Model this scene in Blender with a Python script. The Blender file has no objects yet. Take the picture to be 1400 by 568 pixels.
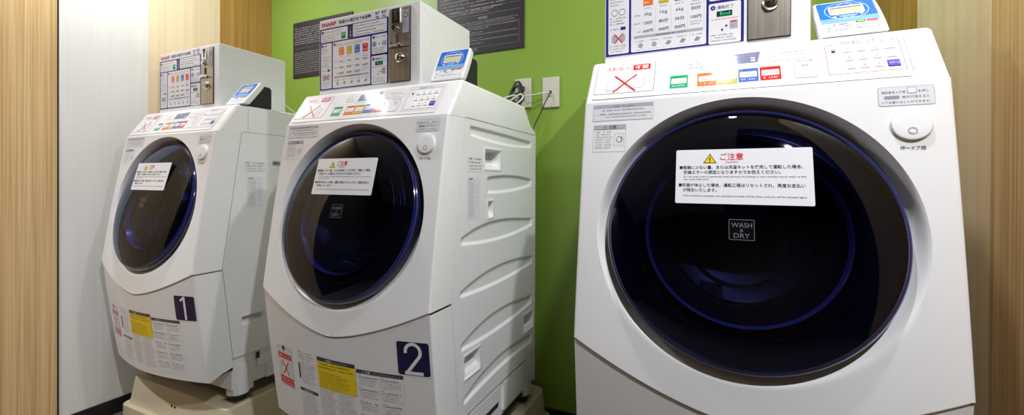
import bpy, math
from mathutils import Vector, Matrix

SC = bpy.context.scene
COL = SC.collection
ZF = 0.225            # height of the survey datum above the floor
FEET = 0.05           # machine feet sit this far below the datum

# ------------------------------------------------------------------ materials
def principled(name, base, rough=0.4, metal=0.0, spec=0.5, coat=0.0, emis=None, estr=0.0):
    m = bpy.data.materials.new(name); m.use_nodes = True
    b = m.node_tree.nodes['Principled BSDF']
    b.inputs['Base Color'].default_value = (*base, 1)
    b.inputs['Roughness'].default_value = rough
    b.inputs['Metallic'].default_value = metal
    b.inputs['Specular IOR Level'].default_value = spec
    b.inputs['Coat Weight'].default_value = coat
    if emis:
        b.inputs['Emission Color'].default_value = (*emis, 1); b.inputs['Emission Strength'].default_value = estr
    return m

def srgb(r, g, b):
    f = lambda c: (c/255/12.92 if c/255 <= .04045 else ((c/255+.055)/1.055)**2.4)
    return (f(r), f(g), f(b))

def noisy(name, c1, c2, scale, rough=0.4, lo=.35, hi=.65, bump=0.0, detail=4, coat=0, rvar=0.0, spec=.5, fine=None):
    m = principled(name, c1, rough, coat=coat, spec=spec)
    nt = m.node_tree; b = nt.nodes['Principled BSDF']
    tc = nt.nodes.new('ShaderNodeTexCoord'); mp = nt.nodes.new('ShaderNodeMapping')
    mp.inputs['Scale'].default_value = scale
    nz = nt.nodes.new('ShaderNodeTexNoise'); nz.inputs['Scale'].default_value = 1; nz.inputs['Detail'].default_value = detail
    cr = nt.nodes.new('ShaderNodeValToRGB')
    cr.color_ramp.elements[0].position = lo; cr.color_ramp.elements[0].color = (*c1, 1)
    cr.color_ramp.elements[1].position = hi; cr.color_ramp.elements[1].color = (*c2, 1)
    nt.links.new(tc.outputs['Object'], mp.inputs['Vector']); nt.links.new(mp.outputs[0], nz.inputs['Vector'])
    nt.links.new(nz.outputs[0], cr.inputs[0])
    out = cr.outputs[0]
    if fine:
        mp2 = nt.nodes.new('ShaderNodeMapping'); mp2.inputs['Scale'].default_value = fine
        n2 = nt.nodes.new('ShaderNodeTexNoise'); n2.inputs['Scale'].default_value = 1; n2.inputs['Detail'].default_value = 3
        mx = nt.nodes.new('ShaderNodeMix'); mx.data_type = 'RGBA'; mx.blend_type = 'MULTIPLY'; mx.inputs[0].default_value = 1.0
        c3 = nt.nodes.new('ShaderNodeValToRGB')
        c3.color_ramp.elements[0].position = .38; c3.color_ramp.elements[0].color = (.80, .74, .66, 1)
        c3.color_ramp.elements[1].position = .56; c3.color_ramp.elements[1].color = (1, 1, 1, 1)
        nt.links.new(tc.outputs['Object'], mp2.inputs['Vector']); nt.links.new(mp2.outputs[0], n2.inputs['Vector'])
        nt.links.new(n2.outputs[0], c3.inputs[0])
        nt.links.new(out, mx.inputs[6]); nt.links.new(c3.outputs[0], mx.inputs[7]); out = mx.outputs[2]
    nt.links.new(out, b.inputs['Base Color'])
    if bump:
        bp = nt.nodes.new('ShaderNodeBump'); bp.inputs['Strength'].default_value = bump; bp.inputs['Distance'].default_value = .002
        nt.links.new(nz.outputs[0], bp.inputs['Height']); nt.links.new(bp.outputs[0], b.inputs['Normal'])
    return m

MAT = {}
MAT['white'] = noisy('white_enamel', (.80, .80, .81), (.83, .83, .84), (3, 3, 3), .24, spec=.5)
MAT['white_plastic'] = noisy('white_plastic', (.80, .80, .82), (.83, .83, .85), (4, 4, 4), .3)
MAT['box_white'] = noisy('powder_coated_steel', (.78, .78, .80), (.81, .81, .83), (60, 60, 60), .45)
MAT['gap'] = principled('shadow_gap_rubber', (.03, .03, .033), .8)
MAT['rubber'] = principled('black_rubber', (.012, .012, .013), .6)
MAT['cream'] = noisy('cream_plastic', srgb(214, 202, 172), srgb(222, 210, 182), (5, 5, 5), .42)
MAT['steel'] = noisy('brushed_steel', (.48, .43, .37), (.60, .55, .48), (240, 4, 4), .3)
MAT['steel'].node_tree.nodes['Principled BSDF'].inputs['Metallic'].default_value = .9
MAT['chrome'] = principled('chrome', (.8, .8, .8), .12, 1)
MAT['dark_metal'] = principled('dark_metal', (.05, .05, .055), .35, .6)
MAT['button_white'] = principled('button_white', (.84, .84, .85), .22)
MAT['outlet'] = noisy('ivory_outlet', srgb(206, 202, 190), srgb(212, 208, 196), (8, 8, 8), .4)
MAT['cable_white'] = principled('white_cable', (.7, .7, .68), .45)
MAT['cable_grey'] = principled('grey_cable', (.05, .05, .05), .5)
MAT['cable_dark'] = principled('dark_cable', (.02, .02, .02), .5)
MAT['sign'] = noisy('charcoal_sign', srgb(40, 38, 48), srgb(44, 42, 52), (8, 8, 8), .45)
MAT['green'] = noisy('green_wall_paint', srgb(134, 167, 66), srgb(138, 171, 70), (1.5, 1.5, 1.5), .38, fine=None)
MAT['floor'] = noisy('dark_carpet', (.085, .070, .058), (.14, .118, .10), (120, 120, 120), .95, bump=.5)
MAT['ceiling'] = noisy('ceiling_paint', (.84, .83, .81), (.86, .85, .83), (3, 3, 3), .8)
MAT['baseboard'] = principled('black_baseboard', (.012, .012, .013), .35)
MAT['wood'] = noisy('oak_laminate', srgb(228, 196, 146), srgb(208, 172, 120), (34, 34, .35), .42, .38, .68, fine=(190, 190, 1.6))
MAT['pale_wood'] = noisy('pale_laminate', srgb(238, 220, 186), srgb(228, 207, 168), (34, 34, .5), .42, .38, .68)
MAT['white_wood'] = noisy('white_laminate', srgb(232, 231, 228), srgb(228, 226, 222), (110, 110, .8), .42, .4, .62)
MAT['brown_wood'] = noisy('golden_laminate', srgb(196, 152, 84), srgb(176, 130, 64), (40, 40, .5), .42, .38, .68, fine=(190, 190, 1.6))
MAT['walnut'] = noisy('walnut_laminate', srgb(96, 70, 56), srgb(82, 60, 48), (34, 34, .5), .5)
MAT['dark_room'] = principled('dark_wall_paint', (.035, .03, .028), .5)
INK = dict(ink=(38, 38, 48), grey=(112, 112, 124), lgrey=(172, 172, 184), navy=(46, 44, 132), navy_dark=(26, 18, 66), red=(214, 48, 44),
           red_soft=(226, 92, 84), green=(46, 168, 112), green_dark=(20, 66, 60), orange=(226, 118, 44), olive=(196, 168, 48), blue=(78, 110, 196),
           yellow=(238, 206, 12), warn=(240, 208, 40), paper=(228, 228, 234), paper2=(218, 219, 225), white=(232, 232, 236), black=(14, 14, 16),
           pinkred=(232, 64, 92), sky=(40, 112, 205), skyl=(120, 172, 232), lcd=(206, 206, 160), lcdgrey=(120, 124, 158), badge=(112, 112, 120),
           beige=(206, 196, 176), charcoal=(60, 60, 66), signink=(196, 192, 200), lime=(170, 196, 80), mint=(120, 200, 166), purple=(86, 74, 190), tan=(150, 150, 160), lcdg=(90, 230, 160))
for k, c in INK.items():
    MAT['i_' + k] = principled('ink_' + k, srgb(*c), .06 if k != 'signink' else .5, spec=.35)

def glass_mat():
    m = bpy.data.materials.new('tinted_door_glass'); m.use_nodes = True; nt = m.node_tree
    nt.nodes.clear()
    o = nt.nodes.new('ShaderNodeOutputMaterial'); mx = nt.nodes.new('ShaderNodeMixShader')
    fr = nt.nodes.new('ShaderNodeFresnel'); fr.inputs[0].default_value = 1.5
    tr = nt.nodes.new('ShaderNodeBsdfTransparent'); tr.inputs[0].default_value = (.18, .20, .40, 1)
    gl = nt.nodes.new('ShaderNodeBsdfGlossy'); gl.inputs['Roughness'].default_value = .025; gl.inputs['Color'].default_value = (.72, .80, 1, 1)
    ge = nt.nodes.new('ShaderNodeNewGeometry'); ma = nt.nodes.new('ShaderNodeMath'); ma.operation = 'SUBTRACT'; ma.inputs[0].default_value = 1
    mu = nt.nodes.new('ShaderNodeMath'); mu.operation = 'MULTIPLY'; ma.use_clamp = True
    nt.links.new(ge.outputs['Backfacing'], ma.inputs[1]); nt.links.new(ma.outputs[0], mu.inputs[0]); nt.links.new(fr.outputs[0], mu.inputs[1])
    nt.links.new(mu.outputs[0], mx.inputs[0]); nt.links.new(tr.outputs[0], mx.inputs[1]); nt.links.new(gl.outputs[0], mx.inputs[2])
    nt.links.new(mx.outputs[0], o.inputs[0]); return m
MAT['glass'] = glass_mat()
MAT['rim'] = principled('navy_gloss_rim', (.004, .005, .030), .07, 0, .6, coat=.6)
MAT['rimline'] = principled('blue_rim_line', (.02, .03, .2), .12, 0, .6, coat=.5)
MAT['bowl'] = principled('dark_bowl', (.004, .005, .018), .25, 0, .5)
MAT['bowl_ring'] = principled('blue_bowl_ring', (.10, .12, .26), .25, 0, .6, coat=.4)
MAT['drum'] = principled('drum_shadow', (.008, .008, .012), .4, .2)
MAT['lcd_glow'] = principled('lcd_glow', srgb(214, 216, 190), .25)

# ------------------------------------------------------------------ helpers
def mesh_obj(name, verts, faces, mats, mi=None, parent=None, smooth=False, dz=0.0):
    me = bpy.data.meshes.new(name)
    me.from_pydata([(v[0], v[1], v[2] + dz) for v in verts], [], faces)
    for m in (mats if isinstance(mats, (list, tuple)) else [mats]):
        me.materials.append(MAT[m] if isinstance(m, str) else m)
    if mi: me.polygons.foreach_set('material_index', mi)
    if smooth: me.polygons.foreach_set('use_smooth', [True] * len(me.polygons))
    me.update()
    o = bpy.data.objects.new(name, me); COL.objects.link(o)
    if parent: o.parent = parent
    return o

def smooth_by_angle(o, ang=35):
    o.data.polygons.foreach_set('use_smooth', [True] * len(o.data.polygons))
    import bmesh
    bm = bmesh.new(); bm.from_mesh(o.data)
    for e in bm.edges:
        if len(e.link_faces) == 2 and e.calc_face_angle(0) > math.radians(ang): e.smooth = False
    bm.to_mesh(o.data); bm.free()
    return o

def clean(o, dist=1e-5):
    import bmesh
    bm = bmesh.new(); bm.from_mesh(o.data)
    bmesh.ops.remove_doubles(bm, verts=bm.verts, dist=dist)
    bmesh.ops.recalc_face_normals(bm, faces=bm.faces)
    bm.to_mesh(o.data); bm.free(); return o

def bevel(o, w, seg=3, ang=30):
    m = o.modifiers.new('bevel', 'BEVEL'); m.width = w; m.segments = seg; m.limit_method = 'ANGLE'; m.angle_limit = math.radians(ang)
    m.harden_normals = False
    o.data.polygons.foreach_set('use_smooth', [True] * len(o.data.polygons))
    w2 = o.modifiers.new('wn', 'WEIGHTED_NORMAL'); w2.keep_sharp = True
    return o

def box_vf(x0, x1, y0, y1, z0, z1):
    v = [(x, y, z) for x in (x0, x1) for y in (y0, y1) for z in (z0, z1)]
    f = [(0, 1, 3, 2), (4, 6, 7, 5), (0, 4, 5, 1), (2, 3, 7, 6), (0, 2, 6, 4), (1, 5, 7, 3)]
    return v, f

class MB:
    def __init__(s): s.v = []; s.f = []; s.m = []; s.mats = []
    def mi(s, m):
        if m not in s.mats: s.mats.append(m)
        return s.mats.index(m)
    def add(s, v, f, m):
        n = len(s.v); s.v += [tuple(p) for p in v]; k = s.mi(m)
        s.f += [tuple(i + n for i in q) for q in f]; s.m += [k] * len(f)
    def box(s, x0, x1, y0, y1, z0, z1, m='white'):
        v, f = box_vf(x0, x1, y0, y1, z0, z1); s.add(v, f, m)
    def cyl(s, c, axis, r, h, m='white', n=40, r2=None, cap=True):
        a = Vector(axis).normalized(); t = a.orthogonal().normalized(); b = a.cross(t); c = Vector(c)
        r2 = r if r2 is None else r2
        v = []; f = []
        for k in range(n):
            d = t * math.cos(2*math.pi*k/n) + b * math.sin(2*math.pi*k/n)
            v.append(c + d*r); v.append(c + a*h + d*r2)
        for k in range(n):
            q = (k+1) % n; f.append((2*k, 2*q, 2*q+1, 2*k+1))
        if cap: f.append(tuple(2*k for k in range(n))[::-1]); f.append(tuple(2*k+1 for k in range(n)))
        s.add(v, f, m)
    def lathe(s, prof, fn, m, n=72):
        """prof: (r, h) list; fn(u, v, h) -> xyz"""
        v = []; f = []
        for r, h in prof:
            for k in range(n):
                a = 2*math.pi*k/n; v.append(fn(r*math.cos(a), r*math.sin(a), h))
        for i in range(len(prof)-1):
            for k in range(n):
                q = (k+1) % n; f.append((i*n+k, i*n+q, (i+1)*n+q, (i+1)*n+k))
        s.add(v, f, m)
    def grid(s, fn, nu, nv, m):
        v = [fn(i/nu, j/nv) for j in range(nv+1) for i in range(nu+1)]
        f = [(j*(nu+1)+i, j*(nu+1)+i+1, (j+1)*(nu+1)+i+1, (j+1)*(nu+1)+i) for j in range(nv) for i in range(nu)]
        s.add(v, f, m)
    def build(s, name, parent=None, dz=0.0, smooth=None):
        o = mesh_obj(name, s.v, s.f, s.mats, s.m, parent, False, dz)
        if smooth: clean(o); smooth_by_angle(o, smooth)
        return o

def tag(o, label=None, cat=None, group=None, kind=None):
    if label: o['label'] = label
    if cat: o['category'] = cat
    if group: o['group'] = group
    if kind: o['kind'] = kind
    return o

def empty(name, loc, rz=0.0):
    o = bpy.data.objects.new(name, None); COL.objects.link(o); o.location = loc; o.rotation_euler = (0, 0, rz); o.empty_display_size = .1
    return o

def copy_tree(o, parent=None):
    c = o.copy(); COL.objects.link(c); c.parent = parent
    for ch in list(o.children): copy_tree(ch, c)
    return c

_tc = {}
def text_mesh(s, bold=0.0):
    key = (s, bold)
    if key in _tc: return _tc[key]
    c = bpy.data.curves.new('lettering', 'FONT'); c.body = s; c.resolution_u = 2; c.offset = bold; c.fill_mode = 'FRONT'
    o = bpy.data.objects.new('lettering', c); COL.objects.link(o)
    dg = bpy.context.evaluated_depsgraph_get()
    me = bpy.data.meshes.new_from_object(o.evaluated_get(dg))
    v = [(p.co.x, p.co.y) for p in me.vertices]; f = [tuple(p.vertices) for p in me.polygons]
    w = max((p[0] for p in v), default=0); x0 = min((p[0] for p in v), default=0)
    bpy.data.objects.remove(o); bpy.data.curves.remove(c); bpy.data.meshes.remove(me)
    _tc[key] = (v, f, x0, w); return _tc[key]

class Print:
    """flat printed artwork laid on a surface; fn(u, v, h) maps artwork coordinates and lift to the surface"""
    def __init__(s, fn, step=.00025, base=.0003): s.fn = fn; s.mb = MB(); s.step = step; s.base = base; s.seed = 7
    def h(s, L): return s.base + s.step*L
    def rnd(s):
        s.seed = (s.seed*1103515245 + 12345) & 0x7fffffff; return s.seed / 0x7fffffff
    def poly(s, pts, c, L=1):
        s.mb.add([s.fn(u, v, s.h(L)) for u, v in pts], [tuple(range(len(pts)))], 'i_'+c)
    def rect(s, u0, v0, u1, v1, c, L=1, nu=1, nv=1):
        s.mb.grid(lambda a, b: s.fn(u0+(u1-u0)*a, v0+(v1-v0)*b, s.h(L)), nu, nv, 'i_'+c)
    def rr(s, u0, v0, u1, v1, c, r=.003, L=1, n=5):
        p = []
        for cx, cy, a0 in ((u1-r, v1-r, 0), (u0+r, v1-r, 90), (u0+r, v0+r, 180), (u1-r, v0+r, 270)):
            for k in range(n+1):
                a = math.radians(a0 + 90*k/n); p.append((cx + r*math.cos(a), cy + r*math.sin(a)))
        s.poly(p, c, L)
    def frame(s, u0, v0, u1, v1, c, w=.0008, L=1):
        s.rect(u0, v0, u1, v0+w, c, L, 6); s.rect(u0, v1-w, u1, v1, c, L, 6); s.rect(u0, v0, u0+w, v1, c, L); s.rect(u1-w, v0, u1, v1, c, L)
    def line(s, a, b, w, c, L=2):
        dx, dy = b[0]-a[0], b[1]-a[1]; l = math.hypot(dx, dy); nx, ny = -dy/l*w/2, dx/l*w/2
        s.poly([(a[0]+nx, a[1]+ny), (a[0]-nx, a[1]-ny), (b[0]-nx, b[1]-ny), (b[0]+nx, b[1]+ny)], c, L)
    def cross(s, u, v, a, b, w, c, L=3):
        s.line((u-a, v-b), (u+a, v+b), w, c, L); s.line((u-a, v+b), (u+a, v-b), w, c, L+1)
    def ring(s, u, v, r, w, c, L=2, n=24):
        for k in range(n):
            a, b = 2*math.pi*k/n, 2*math.pi*(k+1)/n
            s.poly([(u+r*math.cos(a), v+r*math.sin(a)), (u+r*math.cos(b), v+r*math.sin(b)), (u+(r-w)*math.cos(b), v+(r-w)*math.sin(b)), (u+(r-w)*math.cos(a), v+(r-w)*math.sin(a))], c, L)
    def disc(s, u, v, r, c, L=2, n=20):
        s.poly([(u+r*math.cos(2*math.pi*k/n), v+r*math.sin(2*math.pi*k/n)) for k in range(n)], c, L)
    def text(s, t, u, v, size, c='ink', L=3, w=None, align='l', bold=0.0):
        """w: fit to this width"""
        vs, fs, x0, x1 = text_mesh(t, bold)
        if not vs: return
        sx = size if w is None else w/(x1-x0)
        off = -x0*sx
        if align == 'c': off = -(x0+x1)/2*sx
        if align == 'r': off = -x1*sx
        s.mb.add([s.fn(u + off + p[0]*sx, v + p[1]*size, s.h(L)) for p in vs], fs, 'i_'+c)
    def marks(s, u0, v0, u1, size, c='ink', L=2, fill=.8, rag=0.0):
        """one line of print too small to read: little strokes as wide as characters"""
        u = u0; end = u1 - (u1-u0)*rag*s.rnd()
        while u < end - size*.3:
            w = size*(.45 + .4*s.rnd()); hgt = size*(.55+.35*s.rnd())
            if s.rnd() < .9:
                y0 = v0 + size*.1*s.rnd()
                if s.rnd() < .5: s.rect(u, y0, min(u+w*.8, end), y0+hgt*.34, c, L); s.rect(u, y0+hgt*.62, min(u+w*.7, end), y0+hgt*.9, c, L)
                else: s.rect(u, y0, u+w*.3, y0+hgt*.9, c, L); s.rect(u+w*.3, y0+hgt*.3, min(u+w*.8, end), y0+hgt*.6, c, L)
            u += w + size*.16
    def block(s, u0, v0, u1, v1, size, lead, c='ink', L=2, rag=.25):
        v = v1 - size
        while v > v0: s.marks(u0, v, u1, size, c, L, rag=rag); v -= lead
    def build(s, name, parent, dz=FEET): return s.mb.build(name, parent, dz)

# ------------------------------------------------------------------ machine surfaces (fold line at z = 1, y = 0)
def y_edge(z):
    t = 1 - z; return -.19*t + .06*t*t
def sstep(t): t = max(0, min(1, t)); return t*t*(3-2*t)
def y_face(x, z):
    a = min(1, abs(x)/.32); zs = .385 + .099*a**1.5
    z2 = max(z, zs); q = zs - min(z, zs)
    return y_edge(z2) - .021*sstep((1-z2)/.55)*(1-a**2.2) + .10*q + .07*q*q
def y_side(z):
    pts = [(.0, .064), (.13, .060), (.484, .0205), (1.0, .092), (1.2, .12)]
    for (a, ya), (b, yb) in zip(pts, pts[1:]):
        if z <= b: return ya + (yb-ya)*(z-a)/(b-a)
    return .12
def z_seam(x): return .385 + .099*(min(1, abs(x)/.32)**1.5)

SL = math.hypot(.0737, .1114)
def on_panel(u, v, h): return (u, .0737*v/SL - h*.1114/SL, 1 + .1114*v/SL + h*.0737/SL)
def on_face(u, v, h): return (u, y_face(u, v) - h, v)
def on_side(u, v, h): return (.32 + h, u, v)
DT = .266; DC = (0, -.041, .719)
def on_rim(u, v, h): return on_door(u*1.011, v*1.013, h)
def on_door(u, v, h): return (DC[0]+u, DC[1] + v*math.sin(DT) - h*math.cos(DT), DC[2] + v*math.cos(DT) + h*math.sin(DT))
def on_board(u, v, h): return (u, .1162 - h, v)

W = .32; RND = .006
def edge_pts(x_sign, yf, zz):          # from face edge round the corner on to the side
    r = RND
    return [(x_sign*(W-r+r*math.sin(a)), yf + r*(1-math.cos(a)), zz) for a in (math.pi/8, math.pi/4, 3*math.pi/8, math.pi/2)]

def make_front_panel(parent):
    mb = MB(); N = 288
    cz = .7215; RX, RZ = .277, .268; B = W - RND
    corners = [math.atan2(1.0-cz, B), math.atan2(1.0-cz, -B), math.atan2(z_seam(B)-cz, B), math.atan2(z_seam(B)-cz, -B)]
    th = [2*math.pi*k/N - math.pi for k in range(N)]
    for c in corners:
        k = min(range(N), key=lambda i: abs(th[i]-c)); th[k] = c
    def bound(a):
        dx, dz = math.cos(a), math.sin(a); best = 9
        if dz > 1e-9: best = min(best, (1.0-cz)/dz)
        if abs(dx) > 1e-9: best = min(best, B/abs(dx))
        if dz < 0:
            lo, hi = 0, best if best < 2 else 2
            if cz + dz*hi < z_seam(min(W, abs(dx*hi))):
                for _ in range(40):
                    md = (lo+hi)/2
                    if cz + dz*md < z_seam(abs(dx*md)): hi = md
                    else: lo = md
                best = min(best, hi)
        return best
    rings = []
    no = 12
    for i in range(no+1):
        t = i/no; ring = []
        for a in th:
            R = bound(a); ro = 1/math.sqrt((math.cos(a)/RX)**2 + (math.sin(a)/RZ)**2)
            ro = min(ro, R-.0015)
            rr = R + (ro-R)*t
            x, z = rr*math.cos(a), cz + rr*math.sin(a)
            ring.append((x, y_face(x, z), z))
        rings.append(ring)
    outer = rings[-1]
    nd = 10
    for i in range(1, nd+1):
        s = i/nd; ring = []
        for k, a in enumerate(th):
            xi, zi = .2575*math.cos(a), .719 + .2578*math.cos(DT)*math.sin(a)
            yi = DC[1] + (zi-.719)*math.tan(DT) + .016
            xo, yo, zo = outer[k]
            e = (1-math.cos(math.pi*s))/2*.55 + .45*s
            ring.append((xo+(xi-xo)*s, yo+(yi-yo)*e, zo+(zi-zo)*s))
        rings.append(ring)
    v = [p for r in rings for p in r]; f = []
    for i in range(len(rings)-1):
        for k in range(N):
            q = (k+1) % N; f.append((i*N+k, (i+1)*N+k, (i+1)*N+q, i*N+q))
    mb.add(v, f, 'white')
    # return flanges: sides, underside of the seam
    zs = [z_seam(B) + (1.0-z_seam(B))*i/24 for i in range(25)]
    for sx in (-1, 1):
        cols = []
        for z in zs:
            c = [(sx*B, y_face(B, z), z)] + edge_pts(sx, y_face(B, z), z)
            c += [(sx*W, y_side(z)-.0015, z), (sx*(W-.006), y_side(z)-.0015, z)]
            cols.append(c)
        n = len(cols[0]); vv = [p for c in cols for p in c]
        ff = [(i*n+j, i*n+j+1, (i+1)*n+j+1, (i+1)*n+j) if sx > 0 else (i*n+j, (i+1)*n+j, (i+1)*n+j+1, i*n+j+1) for i in range(len(cols)-1) for j in range(n-1)]
        mb.add(vv, ff, 'white')
        c = cols[0]; c2 = [(p[0]*.99, p[1]+.004, p[2]-.004) for p in c]
        vv = c + c2; ff = [(j, j+1, n+j+1, n+j) for j in range(n-1)]; mb.add(vv, ff, 'white')
    xs = [-B + 2*B*i/60 for i in range(61)]
    vv = []
    for x in xs:
        z = z_seam(x); y = y_face(x, z); vv += [(x, y, z), (x, y+.003, z-.004), (x, y+.02, z-.004)]
    mb.add(vv, [(3*i+j, 3*i+j+1, 3*i+3+j+1, 3*i+3+j) for i in range(60) for j in range(2)], 'white')
    return mb.build('front_panel', parent, FEET, smooth=32)

def make_lower_panel(parent):
    mb = MB(); nx, nz = 64, 26; B = W - RND; off = .0035; ZB = .072
    def P(i, j):
        x = -B + 2*B*i/nx; zt = z_seam(x) - .0055; z = ZB + (zt-ZB)*j/nz
        return (x, y_face(x, z) + off, z)
    v = [P(i, j) for j in range(nz+1) for i in range(nx+1)]
    f = [(j*(nx+1)+i, j*(nx+1)+i+1, (j+1)*(nx+1)+i+1, (j+1)*(nx+1)+i) for j in range(nz) for i in range(nx)]
    mb.add(v, f, 'white')
    zt = z_seam(B) - .0055
    for sx in (-1, 1):
        cols = []
        for j in range(nz+1):
            z = ZB + (zt-ZB)*j/nz; yf = y_face(B, z) + off
            zb = lambda y: z if j else ZB + max(0, (y-yf))*.38
            c = [(sx*B, yf, z)] + edge_pts(sx, yf, z)
            c += [(sx*W, yf + (y_side(z)-.0015-yf)*t, (z if j else ZB + .30*(y_side(z)-yf)*t)) for t in (.35, .7, 1)]
            c += [(sx*(W-.006), y_side(z)-.0015, c[-1][2])]
            cols.append(c)
        n = len(cols[0]); vv = [p for c in cols for p in c]
        mb.add(vv, [(i*n+j, i*n+j+1, (i+1)*n+j+1, (i+1)*n+j) for i in range(nz) for j in range(n-1)], 'white')
    # underside lip
    vv = []
    for i in range(nx+1):
        x = -B + 2*B*i/nx; y = y_face(x, ZB)+off
        vv += [(x, y, ZB), (x, y+.004, ZB-.003), (x, y_side(ZB)-.004, ZB+.016)]
    mb.add(vv, [(3*i+j, 3*i+j+1, 3*i+3+j+1, 3*i+3+j) for i in range(nx) for j in range(2)], 'white')
    return mb.build('lower_panel', parent, FEET, smooth=32)

def polyv(pts, y):
    y = max(pts[0][0], min(pts[-1][0], y)); r = 0
    for i, (a, va) in enumerate(pts):
        w = va
        for j, (b, _) in enumerate(pts):
            if i != j: w *= (y-b)/(a-b)
        r += w
    return r
RIBS = [
 ([(.118, .984), (.35, .981), (.592, .974)], [(.118, .952), (.35, .940), (.592, .948)]),
 ([(.226, .832), (.40, .840), (.596, .826)], [(.226, .777), (.41, .780), (.596, .798)]),
 ([(.068, .655), (.195, .683), (.41, .687), (.606, .672)], [(.068, .632), (.3, .620), (.606, .641)]),
 ([(.064, .501), (.197, .528), (.41, .537), (.608, .521)], [(.064, .482), (.3, .474), (.608, .490)]),
 ([(.070, .347), (.198, .378), (.415, .384), (.608, .366)], [(.070, .326), (.3, .317), (.608, .332)]),
 ([(.086, .186), (.2, .217), (.417, .229), (.608, .214)], [(.086, .164), (.3, .180), (.608, .172)])]
def rib_depth(y, z):
    d = 0
    for top, bot in RIBS:
        zt, zb = polyv(top, y), polyv(bot, y)
        s = min(zt - z, z - zb, (y-top[0][0])*.8, (top[-1][0]-y)*.8)
        if s > 0: d = max(d, .0065*sstep(s/.0105))
    return d
HAND2 = [(.212, .316, .858, .917), (.233, .264, .702, .751), (.092, .180, .240, .305), (.522, .619, .236, .300)]
HAND1 = [(.223, .275, .870, .897), (.095, .179, .249, .281)]
def pocket_depth(y, z, hands):
    d = 0
    for a, b, c, e in hands:
        s = min(y-a, b-y, z-c, e-z)
        if s > 0: d = max(d, min(.003 + .040*sstep((z-c)/(e-c)*1.25), s*8))
        elif s > -.009: d = min(d, -.0016*min(1, (s+.009)/.003, -s/.001))
    return d

def make_side_panel(parent, ribbed):
    mb = MB(); xs = .3188
    y1 = .632
    ys0 = [i/120 for i in range(121)]
    z0, z1 = .130, (1.0050 if not ribbed else 1.010)
    nz = 340 if ribbed else 300; ny = 120
    hands = HAND2 if ribbed else HAND1
    v = []
    for j in range(nz+1):
        z = z0 + (z1-z0)*j/nz
        for i in range(ny+1):
            a = y_side(z) + .0015; y = a + (y1-a)*i/ny
            if not ribbed and z > .96 and y < a + .045:      # rounded upper front corner on the plain flank
                pass
            d = (rib_depth(y, z) if ribbed else 0)
            pk = pocket_depth(y, z, hands)
            d = pk if pk else d
            v.append((xs - d, y, z))
    f = [(j*(ny+1)+i, j*(ny+1)+i+1, (j+1)*(ny+1)+i+1, (j+1)*(ny+1)+i) for j in range(nz) for i in range(ny)]
    n = len(v)
    # return edges into the body
    rim = [j*(ny+1) for j in range(nz+1)] + [nz*(ny+1)+i for i in range(1, ny+1)] + [j*(ny+1)+ny for j in range(nz-1, -1, -1)] + [i for i in range(ny-1, 0, -1)]
    v2 = [(v[k][0]-.012, v[k][1], v[k][2]) for k in rim]
    m = len(rim)
    f2 = [(rim[k], n+k, n+(k+1) % m, rim[(k+1) % m]) for k in range(m)]
    mb.add(v + v2, f + f2, 'white')
    o = mb.build('side_panel', parent, FEET, smooth=None); smooth_by_angle(o, 50)
    return o

def make_left_side(parent):
    mb = MB()
    vv = []
    for j in range(21):
        z = .13 + .873*j/20; vv += [(-.3188, y_side(z)+.0015, z), (-.3188, .632, z), (-.306, .632, z), (-.306, y_side(z)+.0015, z)]
    ff = [(4*j+a, 4*j+4+a, 4*j+4+(a+1) % 4, 4*j+(a+1) % 4) for j in range(20) for a in range(4)] + [(0, 1, 2, 3), (80, 83, 82, 81)]
    mb.add(vv, ff, 'white')
    return mb.build('side_panel', parent, FEET)

def rounded_prism_x(prof, x0, x1):
    n = len(prof)
    v = [(x0, y, z) for y, z in prof] + [(x1, y, z) for y, z in prof]
    f = [(k, (k+1) % n, n+(k+1) % n, n+k) for k in range(n)] + [tuple(range(n))[::-1], tuple(range(n, 2*n))]
    return v, f

def make_top(parent, back):
    prof = [(.0004, .9990), (.0744, 1.1114), (.527, 1.104), (.582, 1.032), (.628, 1.016), (.628, 1.004), (.094, 1.004), (.09, 1.0005), (.01, .9985)]
    if back: prof = [(.0004, .9990), (.0744, 1.1114), (.60, 1.110), (.632, 1.08), (.632, 1.006), (.094, 1.006), (.09, 1.0005), (.01, .9985)]
    import bmesh
    v, f = rounded_prism_x(prof, -.3205, .3205)
    o = mesh_obj('top_cover', v, f, 'white', None, parent, False, FEET)
    bm = bmesh.new(); bm.from_mesh(o.data); bm.verts.ensure_lookup_table(); n = len(prof); sel = []
    bmesh.ops.recalc_face_normals(bm, faces=bm.faces)
    pairs = [(0, 1), (1, 2), (2, 3)]
    want = {frozenset((a+k, b+k)) for a, b in pairs for k in (0, n)} | {frozenset((1, 1+n)), frozenset((2, 2+n))}
    sel = [e for e in bm.edges if frozenset((e.verts[0].index, e.verts[1].index)) in want]
    bmesh.ops.bevel(bm, geom=sel, offset=.010, segments=5, profile=.5, affect='EDGES', clamp_overlap=False)
    bm.to_mesh(o.data); bm.free(); smooth_by_angle(o, 24)
    return o

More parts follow.
